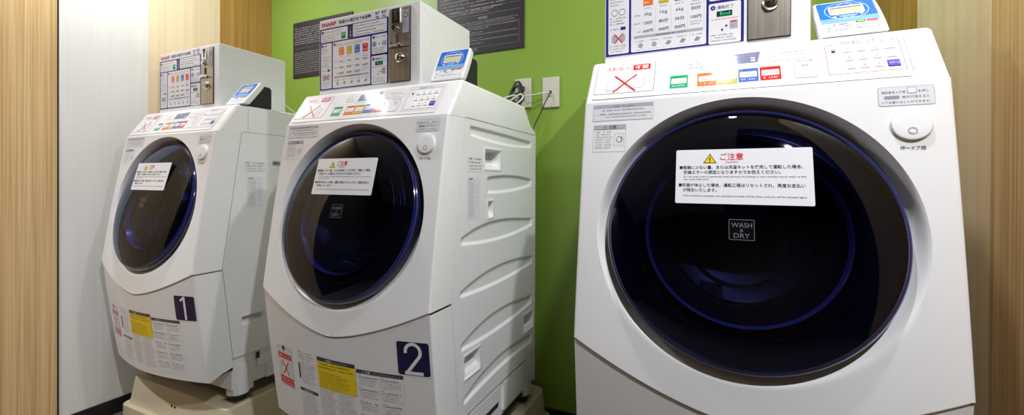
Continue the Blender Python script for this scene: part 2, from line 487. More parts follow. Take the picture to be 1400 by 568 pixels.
def make_base(parent, ribbed):
    mb = MB()
    mb.box(-.308, .308, .062, .628, .004, .128, 'white')
    for x in (-.276, .276):
        for y in (.108, .585):
            mb.cyl((x, y, -.026), (0, 0, 1), .040, .12, 'white', 40)
            sx = 1 if x > 0 else -1
            mb.box(min(x, x+sx*.034), max(x, x+sx*.034), y-.04, y+.04, -.018, .126, 'white')
    if ribbed:
        for a, b, c, d in ((.10, .335, .07, .120), (.36, .55, .02, .119)):
            mb.box(.306, .3165, a, b, c, d, 'white')
        mb.box(.3085, .3092, .20, .33, .045, .068, 'gap'); mb.box(.306, .319, .555, .575, -.02, .132, 'white')
        for k in range(9): mb.box(.300, .309, .40+.016*k, .408+.016*k, -.014, .006, 'gap')
    else:
        mb.box(.306, .3155, .16, .40, .062, .106, 'white')
        mb.box(.3156, .3166, .155, .170, .095, .121, 'gap')
        mb.box(.306, .3165, .20, .60, .002, .05, 'white')
    o = mb.build('base', parent, FEET); bevel(o, .004, 2, 40)
    return o

def make_feet(parent):
    for x in (-.276, .276):
        for y in (.108, .585):
            mb = MB(); mb.cyl((x, y, -.050), (0, 0, 1), .031, .012, 'rubber', 40); mb.cyl((x, y, -.038), (0, 0, 1), .036, .014, 'rubber', 40)
            mb.build('foot', parent, FEET, smooth=40)

def make_door(parent):
    rim = MB()
    rim.lathe([(.2535, -.030), (.2535, -.004), (.2525, .003), (.2500, .009)], on_rim, 'rim', 128)
    rim.lathe([(.2500, .009), (.2485, .0112), (.2470, .012)], on_rim, 'rimline', 128)
    rim.lathe([(.2470, .012), (.2455, .0125), (.2440, .0145)], on_rim, 'rim', 128)
    rim.lathe([(.2440, .0145), (.2428, .0155)], on_rim, 'rimline', 128)
    door = rim.build('door', parent, FEET, smooth=50)
    def dome(r): return .0440 - .0285*(r/.2428)**4
    g = MB(); rs = [.2428*(i/36)**.85 for i in range(36, 0, -1)]
    g.lathe([(r, dome(r)) for r in rs], on_rim, 'glass', 128)
    n = len(g.v); c = on_door(0, 0, dome(0)); g.v.append(c)
    g.f += [(n-128+k, n-128+(k+1) % 128, n) for k in range(128)]; g.m += [0]*128
    g.build('door_glass', door, FEET, smooth=60)
    b = MB()
    b.lathe([(.2430, .0145), (.2405, .000), (.205, -.006), (.198, -.004)], on_rim, 'bowl', 96)
    b.lathe([(.198, -.004), (.196, .000), (.192, -.001), (.190, -.006)], on_rim, 'bowl', 96)
    b.lathe([(.190, -.006), (.180, -.010), (.176, -.006)], on_rim, 'bowl', 96)
    b.lathe([(.176, -.006), (.1755, .010), (.173, .012)], on_rim, 'bowl', 96); b.lathe([(.173, .012), (.170, .009), (.168, -.003)], on_rim, 'bowl_ring', 96); b.lathe([(.168, -.003), (.157, -.012)], on_rim, 'bowl', 96)
    b.lathe([(.157, -.012), (.148, -.045), (.12, -.072), (.06, -.088), (.0005, -.09)], on_rim, 'drum', 96)
    for k in range(3):
        r = .13-.035*k
        b.lathe([(r, -.062-.012*k), (r-.002, -.058-.012*k), (r-.004, -.063-.012*k)], on_rim, 'bowl', 96)
    b.build('door_bowl', door, FEET, smooth=50)
    # badge
    p = Print(lambda u, v, h: on_door(u, v, .0440 + h), base=.0004)
    p.frame(-.0215, -.0190, .0205, .0195, 'badge', .0008, 1)
    p.rect(-.0205, -.0180, .0195, .0185, 'black', 0)
    p.text('WASH', -.0005, .0045, .0125, 'badge', 2, w=.034, align='c'); p.text('&', -.0005, -.004, .009, 'grey', 2, align='c')
    p.text('DRY', -.0005, -.0150, .0125, 'badge', 2, w=.026, align='c')
    p.build('door_badge', door)
    # the caution card: stands on the glass with a slight droop
    A, Bp, Cp = (-.1163, -.0432, .8831), (.1144, -.0432, .8831), (-.1163, -.0715, .7771)
    hgt = math.hypot(Cp[1]-A[1], Cp[2]-A[2])
    n = Vector((0, -(A[2]-Cp[2]), (A[1]-Cp[1]))).normalized()
    def card(u, v, h):   # u 0..1 across, v 0..hgt upward
        t = v/hgt; return (A[0] + (Bp[0]-A[0])*u/.2307, Cp[1] + (A[1]-Cp[1])*t + n.y*h, Cp[2] + (A[2]-Cp[2])*t + n.z*h)
    CW, CH = .2307, hgt
    q = Print(card, base=0)
    q.mb.add([card(u, v, h) for h in (-.0012, .0002) for u, v in ((.002, 0), (CW-.002, 0), (CW, .002), (CW, CH-.002), (CW-.002, CH), (.002, CH), (0, CH-.002), (0, .002))],
             [tuple(range(8, 16)), tuple(range(8))[::-1]] + [(k, (k+1) % 8, 8+(k+1) % 8, 8+k) for k in range(8)], 'i_paper')
    tr = (.062, .0815); a = .012
    q.poly([(tr[0]-a, tr[1]), (tr[0]+a, tr[1]), (tr[0], tr[1]+a*1.62)], 'black', 2)
    q.poly([(tr[0]-a*.8, tr[1]+.0012), (tr[0]+a*.8, tr[1]+.0012), (tr[0], tr[1]+a*1.40)], 'warn', 3)
    q.rect(tr[0]-.0009, tr[1]+.005, tr[0]+.0009, tr[1]+.0122, 'black', 4); q.rect(tr[0]-.0009, tr[1]+.0022, tr[0]+.0009, tr[1]+.0038, 'black', 4)
    q.text('ご注意', .080, .0885, .0152, 'red', 2, w=.040, bold=.012)
    q.text('Caution', .100, .0815, .0068, 'red', 2, align='c')
    q.text('■極端に少ない量、または洗濯ネットを使用して運転した場合、', .007, .0700, .0078, 'ink', 2, w=.208, bold=.012)
    q.text('機器エラーの原因となりますのでお控えください。', .0145, .0600, .0078, 'ink', 2, w=.166, bold=.012)
    q.text('Do not wash with an extremely small amount of clothing or use a laundry net to wash, as this', .0145, .0525, .0046, 'ink', 2, w=.205)
    q.text('may cause malfunction.', .0145, .0472, .0046, 'ink', 2, w=.047)
    q.text('■機器が停止した場合、運転工程はリセットされ、再度お支払い', .006, .0340, .0078, 'ink', 2, w=.212, bold=.012)
    q.text('が発生いたします。', .0140, .0240, .0078, 'ink', 2, w=.060, bold=.012)
    q.text('If the machine is stopped, the operation process will be reset, and you will be charged again.', .0145, .0140, .0048, 'ink', 2, w=.205)
    c = q.build('caution_card', door); c['label'] = 'white caution card with red heading stuck on the door glass'
    return door

def make_control(parent):
    cp = Print(on_panel, base=.0004)
    # overlay film
    cp.rr(-.305, .010, .272, .1215, 'white', .006, 0)
    # sign bottom left
    cp.rr(-.3035, .0240, -.1685, .1185, 'grey', .006, 1); cp.rr(-.3022, .0253, -.1698, .1172, 'white', .0055, 2)
    cp.text('洗剤投入', -.282, .0985, .0145, 'red_soft', 3, w=.056)
    cp.rr(-.2190, .0945, -.1800, .1125, 'red', .002, 3); cp.text('不要', -.1995, .0985, .0130, 'white', 4, w=.030, align='c', bold=.01)
    cp.marks(-.284, .0905, -.185, .0038, 'lgrey', 3)
    cp.rr(-.276, .033, -.246, .062, 'lgrey', .003, 3); cp.rr(-.2745, .0345, -.2475, .0605, 'white', .003, 4)
    cp.rr(-.232, .036, -.190, .070, 'lgrey', .014, 3); cp.rr(-.2305, .0375, -.1915, .0685, 'white', .013, 4)
    for k in range(4): cp.line((-.222+.007*k, .041), (-.212+.007*k, .064), .0008, 'lgrey', 5)
    cp.cross(-.2335, .054, .0250, .0260, .0034, 'red', 6)
    cp.line((-.305, .0075), (-.165, .0075), .0008, 'grey', 1)
    # left lamps
    for x, z in ((-.094, .104), (-.0935, .089), (-.082, .104)):
        cp.disc(x, z, .0013, 'red' if x > -.09 else 'grey', 3)
    cp.marks(-.100, .093, -.070, .0045, 'grey', 2); cp.marks(-.100, .082, -.062, .0045, 'grey', 2)
    # display window
    cp.poly([(-.0495, .0822), (.0345, .0822), (.0405, .1130), (-.0475, .1105)], 'lcdgrey', 2)
    cp.marks(-.045, .103, .034, .0030, 'lgrey', 3); cp.marks(-.045, .0868, -.022, .0030, 'lgrey', 3)
    cp.text('▶▶', -.006, .0985, .0080, 'white', 3, w=.009, align='c'); cp.rr(.0225, .0850, .0300, .0905, 'white', .001, 3); cp.rr(.0225, .0935, .0300, .0975, 'white', .001, 3)
    cp.marks(-.058, .073, .044, .0036, 'mint', 2)
    # course buttons
    def coarse(u0, u1, c, inner, v0=.026, v1=.0640):
        cp.rect(u0, v0, u1, v1, c, 2); cp.marks(u0+.008, v1-.006, u1-.008, .0032, 'ink', 3)
        cp.rr(u0+.003, v0+.0125, u1-.003, v1-.0095, inner, .002, 3)
        cp.marks(u0+.007, v0+.0175, u1-.006, .0052, c, 4); cp.marks(u0+.006, v0+.004, u1-.006, .0050, 'white', 4)
    coarse(-.1355, -.0985, 'green', 'white'); coarse(-.0800, -.0425, 'orange', 'white'); coarse(-.0410, -.0040, 'olive', 'white')
    coarse(-.0020, .0345, 'blue', 'white', .028, .0655); coarse(.0370, .0735, 'red', 'white', .028, .0655)
    # right part: oval caption, round start/stop, keypad
    cp.rr(.0520, .0800, .1370, .1120, 'lgrey', .014, 1); cp.rr(.0528, .0808, .1362, .1112, 'white', .0135, 2)
    cp.marks(.064, .100, .128, .0045, 'grey', 3); cp.marks(.060, .092, .132, .0050, 'tan', 3); cp.marks(.060, .084, .118, .0036, 'lgrey', 3)
    cp.marks(.098, .0715, .130, .0045, 'grey', 3)
    cp.rr(.0955, .0255, .1325, .0680, 'lgrey', .004, 2); cp.rr(.0967, .0268, .1313, .0668, 'panelw' if 0 else 'white', .0035, 3)
    cp.text('一時停止', .114, .0570, .0060, 'grey', 4, w=.022, align='c'); cp.text('スタート', .120, .0450, .0055, 'grey', 4, w=.015, align='c'); cp.ring(.1145, .0435, .0115, .0008, 'lgrey', 4)
    cp.frame(.1505, .0275, .2655, .1090, 'red_soft', .0009, 2); cp.rect(.1680, .1075, .2500, .1095, 'white', 3)
    cp.frame(.1440, .0215, .2740, .1180, 'lgrey', .0009, 1)
    cp.text('暗証番号入力キー', .2090, .1095, .0062, 'grey', 4, w=.060, align='c')
    cp.rr(.1605, .0865, .1665, .0920, 'charcoal', .001, 3); cp.ring(.1635, .0930, .0028, .0009, 'charcoal', 3)
    ctrl = cp.build('control_panel', parent)
    rows = (.0905, .0680, .0455); cols = (.1860, .2068, .2278)
    lab = [['1', '2', '3'], ['4', '5', '6'], ['7', '8', '9']]
    def key(u, v, w, h, txt, mat, ink, name='key'):
        mb = MB()
        a, b, c, d = u-w/2, u+w/2, v-h/2, v+h/2; i = .0012
        vs = [on_panel(*p) for p in ((a, c, .0006), (b, c, .0006), (b, d, .0006), (a, d, .0006), (a+i, c+i, .0022), (b-i, c+i, .0022), (b-i, d-i, .0022), (a+i, d-i, .0022))]
        mb.add(vs, [(4, 5, 6, 7), (0, 1, 5, 4), (1, 2, 6, 5), (2, 3, 7, 6), (3, 0, 4, 7)], mat)
        pr = Print(on_panel, base=.0024); pr.mb = mb
        pr.text(txt, u, v-.0028, .0090 if len(txt) == 1 else .0060, ink, 0, align='c', w=None if len(txt) == 1 else w*.75)
        return mb.build(name, ctrl, FEET)
    for r in range(3):
        for c in range(3): key(cols[c], rows[r], .0135, .0145, lab[r][c], 'button_white', 'grey')
    key(.2492, rows[0], .0175, .0145, 'クリア', 'button_white', 'grey'); key(.2490, rows[1], .0150, .0145, '0', 'button_white', 'grey')
    k = key(.2495, rows[2], .0185, .0175, 'スタート', 'i_purple', 'white', 'start_key'); k['label'] = 'violet start key'
    return ctrl

def make_front_prints(parent):
    p = Print(on_face, base=.0004)
    p.rect(-.2985, .9560, -.1665, .9935, 'paper2', 0, 8); p.frame(-.2985, .9560, -.1665, .9935, 'lgrey', .0006, 1); p.rect(-.2975, .9855, -.1675, .9925, 'lgrey', 1, 8)
    p.marks(-.252, .9866, -.205, .0040, 'grey', 2); p.marks(-.278, .9785, -.185, .0045, 'grey', 2); p.marks(-.285, .9700, -.172, .0040, 'grey', 2); p.marks(-.268, .9635, -.18, .0034, 'grey', 2)
    p.rect(-.2970, .9700, -.17, .9704, 'lgrey', 1, 8)
    p.build('instruction_sticker', parent)
    p = Print(on_face, base=.0004)
    p.frame(-.2955, .8850, -.2230, .9465, 'lgrey', .0007, 1); p.rect(-.2940, .9365, -.2245, .9460, 'lgrey', 1)
    p.text('⚠ 注意', -.2590, .9378, .0082, 'charcoal', 2, w=.030, align='c')
    p.block(-.290, .8900, -.252, .9330, .0034, .0060, 'grey', 2, .1)
    p.frame(-.248, .8990, -.2270, .9270, 'lgrey', .0006, 2); p.ring(-.2365, .9130, .0070, .0010, 'grey', 2); p.text(')', -.2330, .9100, .0120, 'grey', 2, align='c')
    p.build('caution_sticker', parent)
    p = Print(on_face, base=.0004)
    p.rr(.2180, .9545, .2955, .9895, 'lgrey', .004, 0); p.rr(.2188, .9553, .2947, .9887, 'paper2', .0036, 1)
    p.text('暗証番号入力後', .2235, .9775, .0050, 'grey', 2, w=.033); p.rr(.2590, .9760, .2715, .9870, 'tan', .001, 2); p.rr(.2598, .9768, .2707, .9862, 'paper', .001, 3); p.text('を押し', .2735, .9775, .0050, 'grey', 2, w=.015)
    p.rr(.2265, .9670, .2480, .9730, 'tan', .002, 2); p.text('表示が消えると', .2515, .9680, .0050, 'grey', 2, w=.037)
    p.text('ドアを開けることができます。', .2235, .9590, .0050, 'grey', 2, w=.066)
    p.build('instruction_sticker', parent)
    # door button
    mb = MB(); bc = (.2608, .9191); hs = (y_face(.2608, .94)-y_face(.2608, .90))/.04; n = Vector((0, -1, hs)).normalized(); up = Vector((0, hs, 1)).normalized()
    o0 = Vector(on_face(bc[0], bc[1], 0))
    fn = lambda u, v, h: tuple(o0 + Vector((u, 0, 0)) + up*v + n*h)
    mb.lathe([(.0305, -.002), (.0300, .0012), (.0290, .0018), (.0283, .0004), (.0283, -.004)], fn, 'white', 64)
    mb.lathe([(.0278, -.003), (.0278, .0040), (.0268, .0056), (.0245, .0062), (.012, .0060), (.0005, .0060)], fn, 'button_white', 64)
    ring = mb.build('door_button', parent, FEET, smooth=40)
    q = Print(fn, base=.0064); q.ring(0, -.0120, .0068, .0022, 'lgrey', 0, 24); q.marks(-.005, -.0165, .006, .002, 'grey', 1)
    q.build('button_mark', ring)
    p = Print(on_face, base=.0004); p.text('押ードア開', .2612, .8765, .0072, 'grey', 1, w=.034, align='c', bold=.01)
    p.build('lettering', parent)

def low(u, v, h): return (u, y_face(u, v) + .0035 - h, v)
def make_lower_prints(parent):
    p = Print(low, base=.0004)
    p.rr(-.266, .176, -.182, .306, 'grey', .008, 0); p.rr(-.2652, .1768, -.1828, .3052, 'paper2', .0076, 1)
    p.disc(-.226, .302, .008, 'charcoal', 2)
    p.rect(-.262, .268, -.186, .284, 'red', 2, 6); p.marks(-.256, .273, -.192, .007, 'white', 3)
    p.rect(-.262, .182, -.186, .208, 'red', 2, 6); p.marks(-.256, .197, -.192, .006, 'white', 3); p.marks(-.256, .186, -.192, .006, 'white', 3)
    p.cross(-.222, .238, .016, .022, .0035, 'red', 4); p.marks(-.255, .248, -.236, .008, 'red_soft', 2); p.marks(-.250, .238, -.236, .008, 'red_soft', 2)
    s = p.build('warning_sticker', parent); s['label'] = 'red and white prohibition sticker'
    p = Print(low, base=.0004)
    # left narrow column
    p.block(-.146, .290, -.072, .314, .0052, .0090, 'grey', 2); p.rect(-.148, .228, -.141, .276, 'charcoal', 2)
    p.block(-.136, .214, -.064, .284, .0034, .0064, 'grey', 2)
    p.rect(-.150, .190, -.066, .199, 'charcoal', 2, 8); p.marks(-.128, .1915, -.088, .0055, 'white', 3); p.block(-.148, .100, -.066, .184, .0036, .0068, 'grey', 2)
    # yellow
    p.rect(-.0560, .3035, .0860, .3150, 'charcoal', 2, 14); p.text('⚠警告', -.022, .3052, .0085, 'white', 3, w=.026); p.marks(.008, .3065, .060, .0045, 'lgrey', 3)
    p.rect(-.0560, .2230, .0860, .3030, 'yellow', 2, 14, 4)
    p.block(-.050, .278, .080, .300, .0062, .0098, 'ink', 3, .2); p.block(-.050, .226, .078, .273, .0034, .0070, 'ink', 3, .35)
    p.block(-.054, .100, .012, .218, .0036, .0068, 'grey', 2); p.block(.018, .100, .084, .218, .0036, .0068, 'grey', 2)
    # right columns
    p.rect(.0900, .2945, .2340, .3045, 'charcoal', 2, 14); p.text('⚠注意', .110, .2958, .0082, 'white', 3, w=.026); p.marks(.142, .2970, .225, .0040, 'lgrey', 3)
    for x0, x1 in ((.094, .160), (.166, .230)):
        for z1 in (.290, .254, .216, .178, .140):
            p.ring(x0+.006, z1-.005, .0048, .0009, 'blue' if x0 < .1 else 'grey', 2, 14); p.marks(x0+.013, z1-.008, x1-.004, .0054, 'charcoal', 2)
            p.block(x0+.004, z1-.033, x1, z1-.012, .0034, .0064, 'grey', 2)
    p.rect(.1625, .100, .1631, .292, 'lgrey', 1); p.frame(.0880, .0945, .2340, .2950, 'lgrey', .0006, 1)
    p.build('warning_sheet', parent)

def make_number(parent, ch):
    def f(u, v, h):
        uu = min(u, W-RND); return (u, y_face(uu, v) + .0035 - h, v)
    p = Print(low, base=.0005); a, b, c, d = .2185, .3135, .3060, .4030
    q = []
    p.rect(a+.003, c, b-.003, d, 'white', 0, 12, 6); p.rect(a, c+.003, b, d-.003, 'white', 0, 12, 6)
    p.rect(a+.006, c+.003, b-.006, d-.003, 'navy_dark', 1, 12, 6); p.rect(a+.003, c+.006, b-.003, d-.006, 'navy_dark', 1, 12, 6)
    L = 2; w = .0085
    cx = (a+b)/2
    if ch == '1':
        p.rect(cx-.004, c+.006, cx+.0045, d-.006, 'white', L, 1, 6); p.line((cx+.002, d-.0075), (cx-.017, d-.0215), .0075, 'white', L+1)
    else:
        R = .0205; cy = d-.030
        n = 16; pts = []
        for k in range(n+1):
            t = math.radians(190 - 225*k/n); pts.append((cx+R*math.cos(t), cy+(R+.001)*math.sin(t)))
        pts.append((cx-.020, c+.008))
        for s0, s1 in zip(pts, pts[1:]): p.line(s0, s1, w, 'white', L)
        for s0 in pts[1:-1]: p.disc(s0[0], s0[1], w/2, 'white', L)
        p.rect(cx-.025, c+.005, cx+.026, c+.0135, 'white', L, 4)
    o = p.build('number_sticker', parent); o['label'] = 'dark violet square sticker with a white numeral ' + ch
    return o

def make_side_prints(parent, plain):
    p = Print(on_side, base=-.0006)
    x0 = .100 if plain else .105
    p.rr(x0, .846, .192, .894, 'paper', .003, 0)
    for k, z in enumerate((.8825, .872, .862, .8525)): p.marks(x0+.006+.006*(k > 1), z, .186-.006*(k == 1), .0062 if k < 2 else .005, 'ink' if k < 2 else 'grey', 2)
    p.build('service_sticker', parent)
    p = Print(on_side, base=-.0006); y0, y1 = (.113, .182) if plain else (.105, .178)
    p.rr(y0, .706, y1, .833, 'paper', .003, 0); p.text('SHARP', y0+.006, .8225, .0065, 'ink', 2, w=.022, bold=.02); p.frame(y0+.004, .712, y1-.004, .820, 'lgrey', .0005, 1)
    p.block(y0+.008, .714, (y0+y1)/2+.008, .818, .0034, .0062, 'grey', 2, .3); p.block((y0+y1)/2+.012, .730, y1-.008, .810, .0034, .0062, 'tan', 2, .5)
    p.build('rating_sticker', parent)
    if plain:
        p = Print(on_side, base=.0006)
        p.line((.1165, 1.006), (.1165, 1.100), .0014, 'tan', 1)
        p.build('joint_line', parent)

def make_machine(style, number=None):
    """style: 'plain' flank or 'ribbed' flank"""
    t = empty('washing_machine', (0, 0, 0))
    mb = MB(); mb.box(-.26, .26, .100, .620, .06, 1.00, 'gap')
    mb.build('chassis', t, FEET)
    make_top(t, style == 'plain'); make_front_panel(t); make_lower_panel(t)
    make_side_panel(t, style == 'ribbed'); make_left_side(t)
    mb = MB(); mb.box(-.3185, .3185, .632, .640, .012, 1.004, 'white'); b = mb.build('back_panel', t, FEET)
    make_base(t, style == 'ribbed'); make_feet(t); make_door(t); make_control(t); make_front_prints(t); make_lower_prints(t); make_side_prints(t, style == 'plain')
    if number: make_number(t, number)
    return t

M1, M2, M3 = -2.031, -1.017, 0.0
ribbed = make_machine('ribbed')
m3 = ribbed
m2 = copy_tree(ribbed); make_number(m2, '2')
m1 = make_machine('plain', '1')
for o, x in ((m1, M1), (m2, M2), (m3, M3)): o.location = (x, 0, ZF-FEET)
tag(m1, 'white front-loading washer with a plain smooth flank and number 1 sticker', 'washing machine', 'front-loading washer dryers')
tag(m2, 'white front-loading washer with curved ribs on its flank and number 2 sticker', 'washing machine', 'front-loading washer dryers')
tag(m3, 'nearest and largest white front-loading washer, without a number in view, beside the right wall', 'washing machine', 'front-loading washer dryers')

# ------------------------------------------------------------------ coin box
def make_coin_box():
    t = empty('coin_box', (0, 0, 0)); dz = -1.113
    mb = MB(); x0, x1, y0, y1, z0, z1 = -.300, .1385, .1162, .4180, 1.1131, 1.3830
    mb.box(x0, x1, y0, y1, z0, z1, 'box_white'); h = mb.build('housing', t, dz); bevel(h, .0022, 2, 40)
    for y in (.135, .40):
        for z in (1.145, 1.36):
            r = MB(); r.cyl((x1-.0005, y, z), (1, 0, 0), .0028, .0012, 'outlet', 14); r.build('screw', h, dz)
    p = Print(on_board, base=.0006)
    p.rr(-.2990, 1.1350, .0145, 1.3790, 'paper', .005, 0)
    p.rect(-.2975, 1.1360, .0130, 1.3515, 'navy', 1)
    bx = [(-.2915, 1.3035, -.1655, 1.3470), (-.1415, 1.3055, .0060, 1.3490), (-.2910, 1.1405, -.2400, 1.2985), (-.2345, 1.1400, -.0642, 1.2990), (-.0580, 1.2365, .0070, 1.3000), (-.0590, 1.1370, .0070, 1.2300)]
    for b in bx: p.rr(b[0], b[1], b[2], b[3], 'paper', .004, 2)
    p.text('SHARP', -.2895, 1.3600, .0165, 'red', 2, w=.070, bold=.035); p.marks(-.268, 1.3545, -.242, .0030, 'ink', 2)
    p.text('洗濯から乾燥まで全自動', -.2070, 1.3610, .0130, 'ink', 2, w=.145, bold=.015)
    p.text('洗濯', -.0440, 1.3660, .0105, 'navy', 2, w=.0200, bold=.02); p.text('乾燥', -.0160, 1.3660, .0105, 'navy', 2, w=.0200, bold=.02)
    p.text('6㎏', -.0420, 1.3545, .0095, 'navy', 2, w=.015, bold=.02); p.text('3㎏', -.0140, 1.3545, .0095, 'navy', 2, w=.015, bold=.02)
    # box 1
    def num(u, v, n): p.disc(u, v, .0052, 'navy', 3); p.text(n, u, v-.0028, .0075, 'white', 4, align='c')
    num(-.2835, 1.3385, '1'); p.marks(-.276, 1.3355, -.195, .0052, 'red_soft', 3); p.block(-.287, 1.307, -.200, 1.3285, .0044, .0085, 'grey', 3)
    p.rr(-.1950, 1.3070, -.1740, 1.3290, 'green', .001, 3); p.marks(-.192, 1.320, -.177, .004, 'white', 4); p.rect(-.192, 1.3105, -.177, 1.315, 'green_dark', 4)
    p.rr(-.1580, 1.3010, -.1452, 1.3480, 'charcoal', .002, 3)
    for k, ch in enumerate('ご注意'): p.text(ch, -.1517, 1.3335-.0115*k, .0080, 'white', 4, align='c')
    p.block(-.137, 1.308, .002, 1.344, .0048, .0100, 'ink', 3, .3)
    # col 1
    num(-.2845, 1.2905, '2'); p.text('準備', -.2765, 1.2878, .0068, 'ink', 3, w=.014); p.block(-.287, 1.262, -.245, 1.282, .0042, .0078, 'grey', 3)
    p.ring(-.2755, 1.2450, .0085, .0016, 'tan', 3); p.ring(-.2570, 1.2450, .0085, .0016, 'tan', 3); p.rr(-.281, 1.2600, -.250, 1.2570, 'tan', .0005, 3) if 0 else None
    p.block(-.287, 1.212, -.246, 1.233, .0038, .0070, 'ink', 3); p.marks(-.286, 1.2020, -.264, .0050, 'ink', 3); p.rr(-.2605, 1.2000, -.2480, 1.2075, 'navy', .001, 3)
    p.rr(-.282, 1.170, -.268, 1.188, 'lgrey', .002, 3); p.rr(-.262, 1.170, -.249, 1.190, 'lgrey', .006, 3); p.cross(-.2655, 1.1795, .0105, .0120, .0022, 'red', 4)
    p.block(-.287, 1.1430, -.245, 1.163, .0040, .0066, 'grey', 3)
    # main table
    num(-.2265, 1.2905, '3'); p.marks(-.2180, 1.2875, -.070, .0056, 'orange', 3); p.block(-.218, 1.2800, -.075, 1.2860, .0030, .0060, 'grey', 3)
    cols = [(-.1940, 'orange', '3㎏', '120分', '600円'), (-.1580, 'olive', '1㎏', '80分', '500円'), (-.1218, 'blue', '6㎏', '35分', '300円'), (-.0862, 'red', None, '30分', '100円')]
    for cx, c, a, b, d in cols:
        p.rect(cx-.0115, 1.2510, cx+.0115, 1.2780, c, 3); p.marks(cx-.009, 1.2700, cx+.009, .0052, 'white', 4); p.marks(cx-.009, 1.2560, cx+.009, .0070, 'white', 4)
        p.marks(cx-.009, 1.2435, cx+.009, .0034, 'grey', 3)
        if a: p.text(a, cx, 1.2270, .0095, 'ink', 3, w=.017, align='c')
        else:
            p.marks(cx-.012, 1.2360, cx+.012, .0036, 'ink', 3)
        zz = (1.2055, 1.1855) if a else (1.2245, 1.2040)
        p.text(b, cx, zz[0], .0095, 'ink', 3, w=.021, align='c', bold=.01); p.text(d, cx, zz[1], .0095, 'ink', 3, w=.023, align='c', bold=.01)
        if not a: p.block(cx-.012, 1.1850, cx+.013, 1.1985, .0034, .0058, 'grey', 3)
        p.rect(cx+.0170, 1.182, cx+.0174, 1.246, 'lgrey', 3)
    for z in (1.2275, 1.2075, 1.187): p.marks(-.2270, z, -.2120, .0050, 'blue' if z > 1.19 else 'red', 3)
    p.rect(-.2280, 1.1735, -.0710, 1.1795, 'lgrey', 3); p.marks(-.175, 1.1745, -.130, .0042, 'ink', 4); p.marks(-.128, 1.1750, -.105, .0030, 'grey', 4)
    for k in range(5):
        x = -.2115 + .0320*k; p.marks(x-.011, 1.1640, x+.010, .0034, 'ink', 3)
        if k in (0, 1): p.ring(x, 1.1545, .0058, .0022, 'tan', 3, 14); p.disc(x, 1.1545, .0026, 'tan', 3, 10)
        else: p.poly([(x-.007, 1.1510), (x+.003, 1.1495), (x+.008, 1.1575), (x-.001, 1.1600)], 'tan', 3)
        p.marks(x-.012, 1.1435, x+.011, .0028, 'lgrey', 3)
        if k: p.rect(x-.0162, 1.142, x-.0159, 1.170, 'lgrey', 3)
    # right boxes
    num(-.0495, 1.2915, '3'); p.marks(-.0420, 1.2890, .0020, .0052, 'ink', 3); p.disc(-.0465, 1.2690, .0080, 'tan', 3); p.ring(-.0465, 1.2690, .0088, .001, 'grey', 3)
    p.text('▶', -.0245, 1.2660, .0070, 'ink', 3, align='c'); p.rr(-.0140, 1.2620, .0030, 1.2760, 'lgrey', .001, 3); p.block(-.054, 1.2390, .003, 1.2560, .0036, .0062, 'ink', 3)
    p.rect(-.0580, 1.2140, .0062, 1.2290, 'lgrey', 3) if 0 else None
    num(-.0500, 1.2200, '4'); p.text('運転終了', -.0415, 1.2165, .0085, 'grey', 3, w=.034, bold=.01)
    p.rect(-.0425, 1.1985, -.0105, 1.2110, 'green_dark', 3); p.text('End', -.0250, 1.2015, .0100, 'lcdg', 4, w=.020, align='c')
    p.marks(-.053, 1.1915, .003, .0036, 'red_soft', 3); p.rr(-.0155, 1.1680, .0005, 1.1860, 'lgrey', .001, 3); p.rect(-.0140, 1.1835, -.001, 1.1862, 'red', 4); p.marks(-.0135, 1.1740, -.001, .0040, 'tan', 4)
    p.text('▶', -.0215, 1.1735, .0070, 'ink', 3, align='c'); p.rect(-.0330, 1.1655, -.0290, 1.1700, 'charcoal', 3)
    p.block(-.0545, 1.1400, .003, 1.1590, .0038, .0062, 'ink', 3)
    o = p.build('instruction_board', t, dz)
    o['label'] = 'printed instruction board with blue borders'
    # coin mechanism
    c = MB(); c.box(.0195, .1025, .1135, .1175, 1.1350, 1.3715, 'dark_metal'); c.box(.0215, .1005, .1105, .1140, 1.1370, 1.2440, 'steel'); c.box(.0215, .1005, .1112, .1140, 1.2440, 1.3695, 'steel')
    c.box(.0215, .1005, .1100, .1112, 1.2430, 1.2455, 'dark_metal')
    cp = c.build('coin_panel', t, dz); cp['label'] = 'brushed metal coin panel'
    s = MB(); s.box(.0335, .0665, .1060, .1120, 1.3220, 1.3690, 'chrome'); s.box(.0475, .0530, .1050, .1062, 1.3310, 1.3660, 'rubber')
    s.add([(.040, .1056, 1.366), (.061, .1056, 1.366), (.0535, .1056, 1.345), (.0475, .1056, 1.345)], [(0, 1, 2, 3)], 'dark_metal')
    s.build('coin_chute', cp, dz)
    s = MB(); s.cyl((.0455, .1110, 1.3075), (0, -1, 0), .0100, .006, 'chrome', 28); s.cyl((.0455, .1052, 1.3075), (0, -1, 0), .0070, .005, 'chrome', 28); s.build('return_button', cp, dz)
    s = MB(); s.box(.0490, .0545, .1085, .1115, 1.2545, 1.2880, 'rubber'); s.cyl((.0330, .1110, 1.2545), (0, -1, 0), .0065, .006, 'chrome', 20); s.cyl((.0620, .1110, 1.2510), (0, -1, 0), .0060, .006, 'chrome', 20)
    s.cyl((.0250, .1060, 1.2530), (1, 0, .05), .0030, .040, 'chrome', 12); s.build('coin_slot', cp, dz)
    s = MB()
    L0 = Vector((.0640, .1100, 1.2110)); fn = lambda u, v, h: (L0.x+u, L0.y-h, L0.z+v)
    s.lathe([(.0165, 0), (.0160, .004), (.0130, .007), (.0115, .004), (.0095, .004), (.0090, .012), (.0075, .013), (.0002, .013)], fn, 'chrome', 40); s.box(.0628, .0652, .0955, .0972, 1.2070, 1.2150, 'rubber')
    lk = s.build('key_lock', cp, dz, smooth=35)
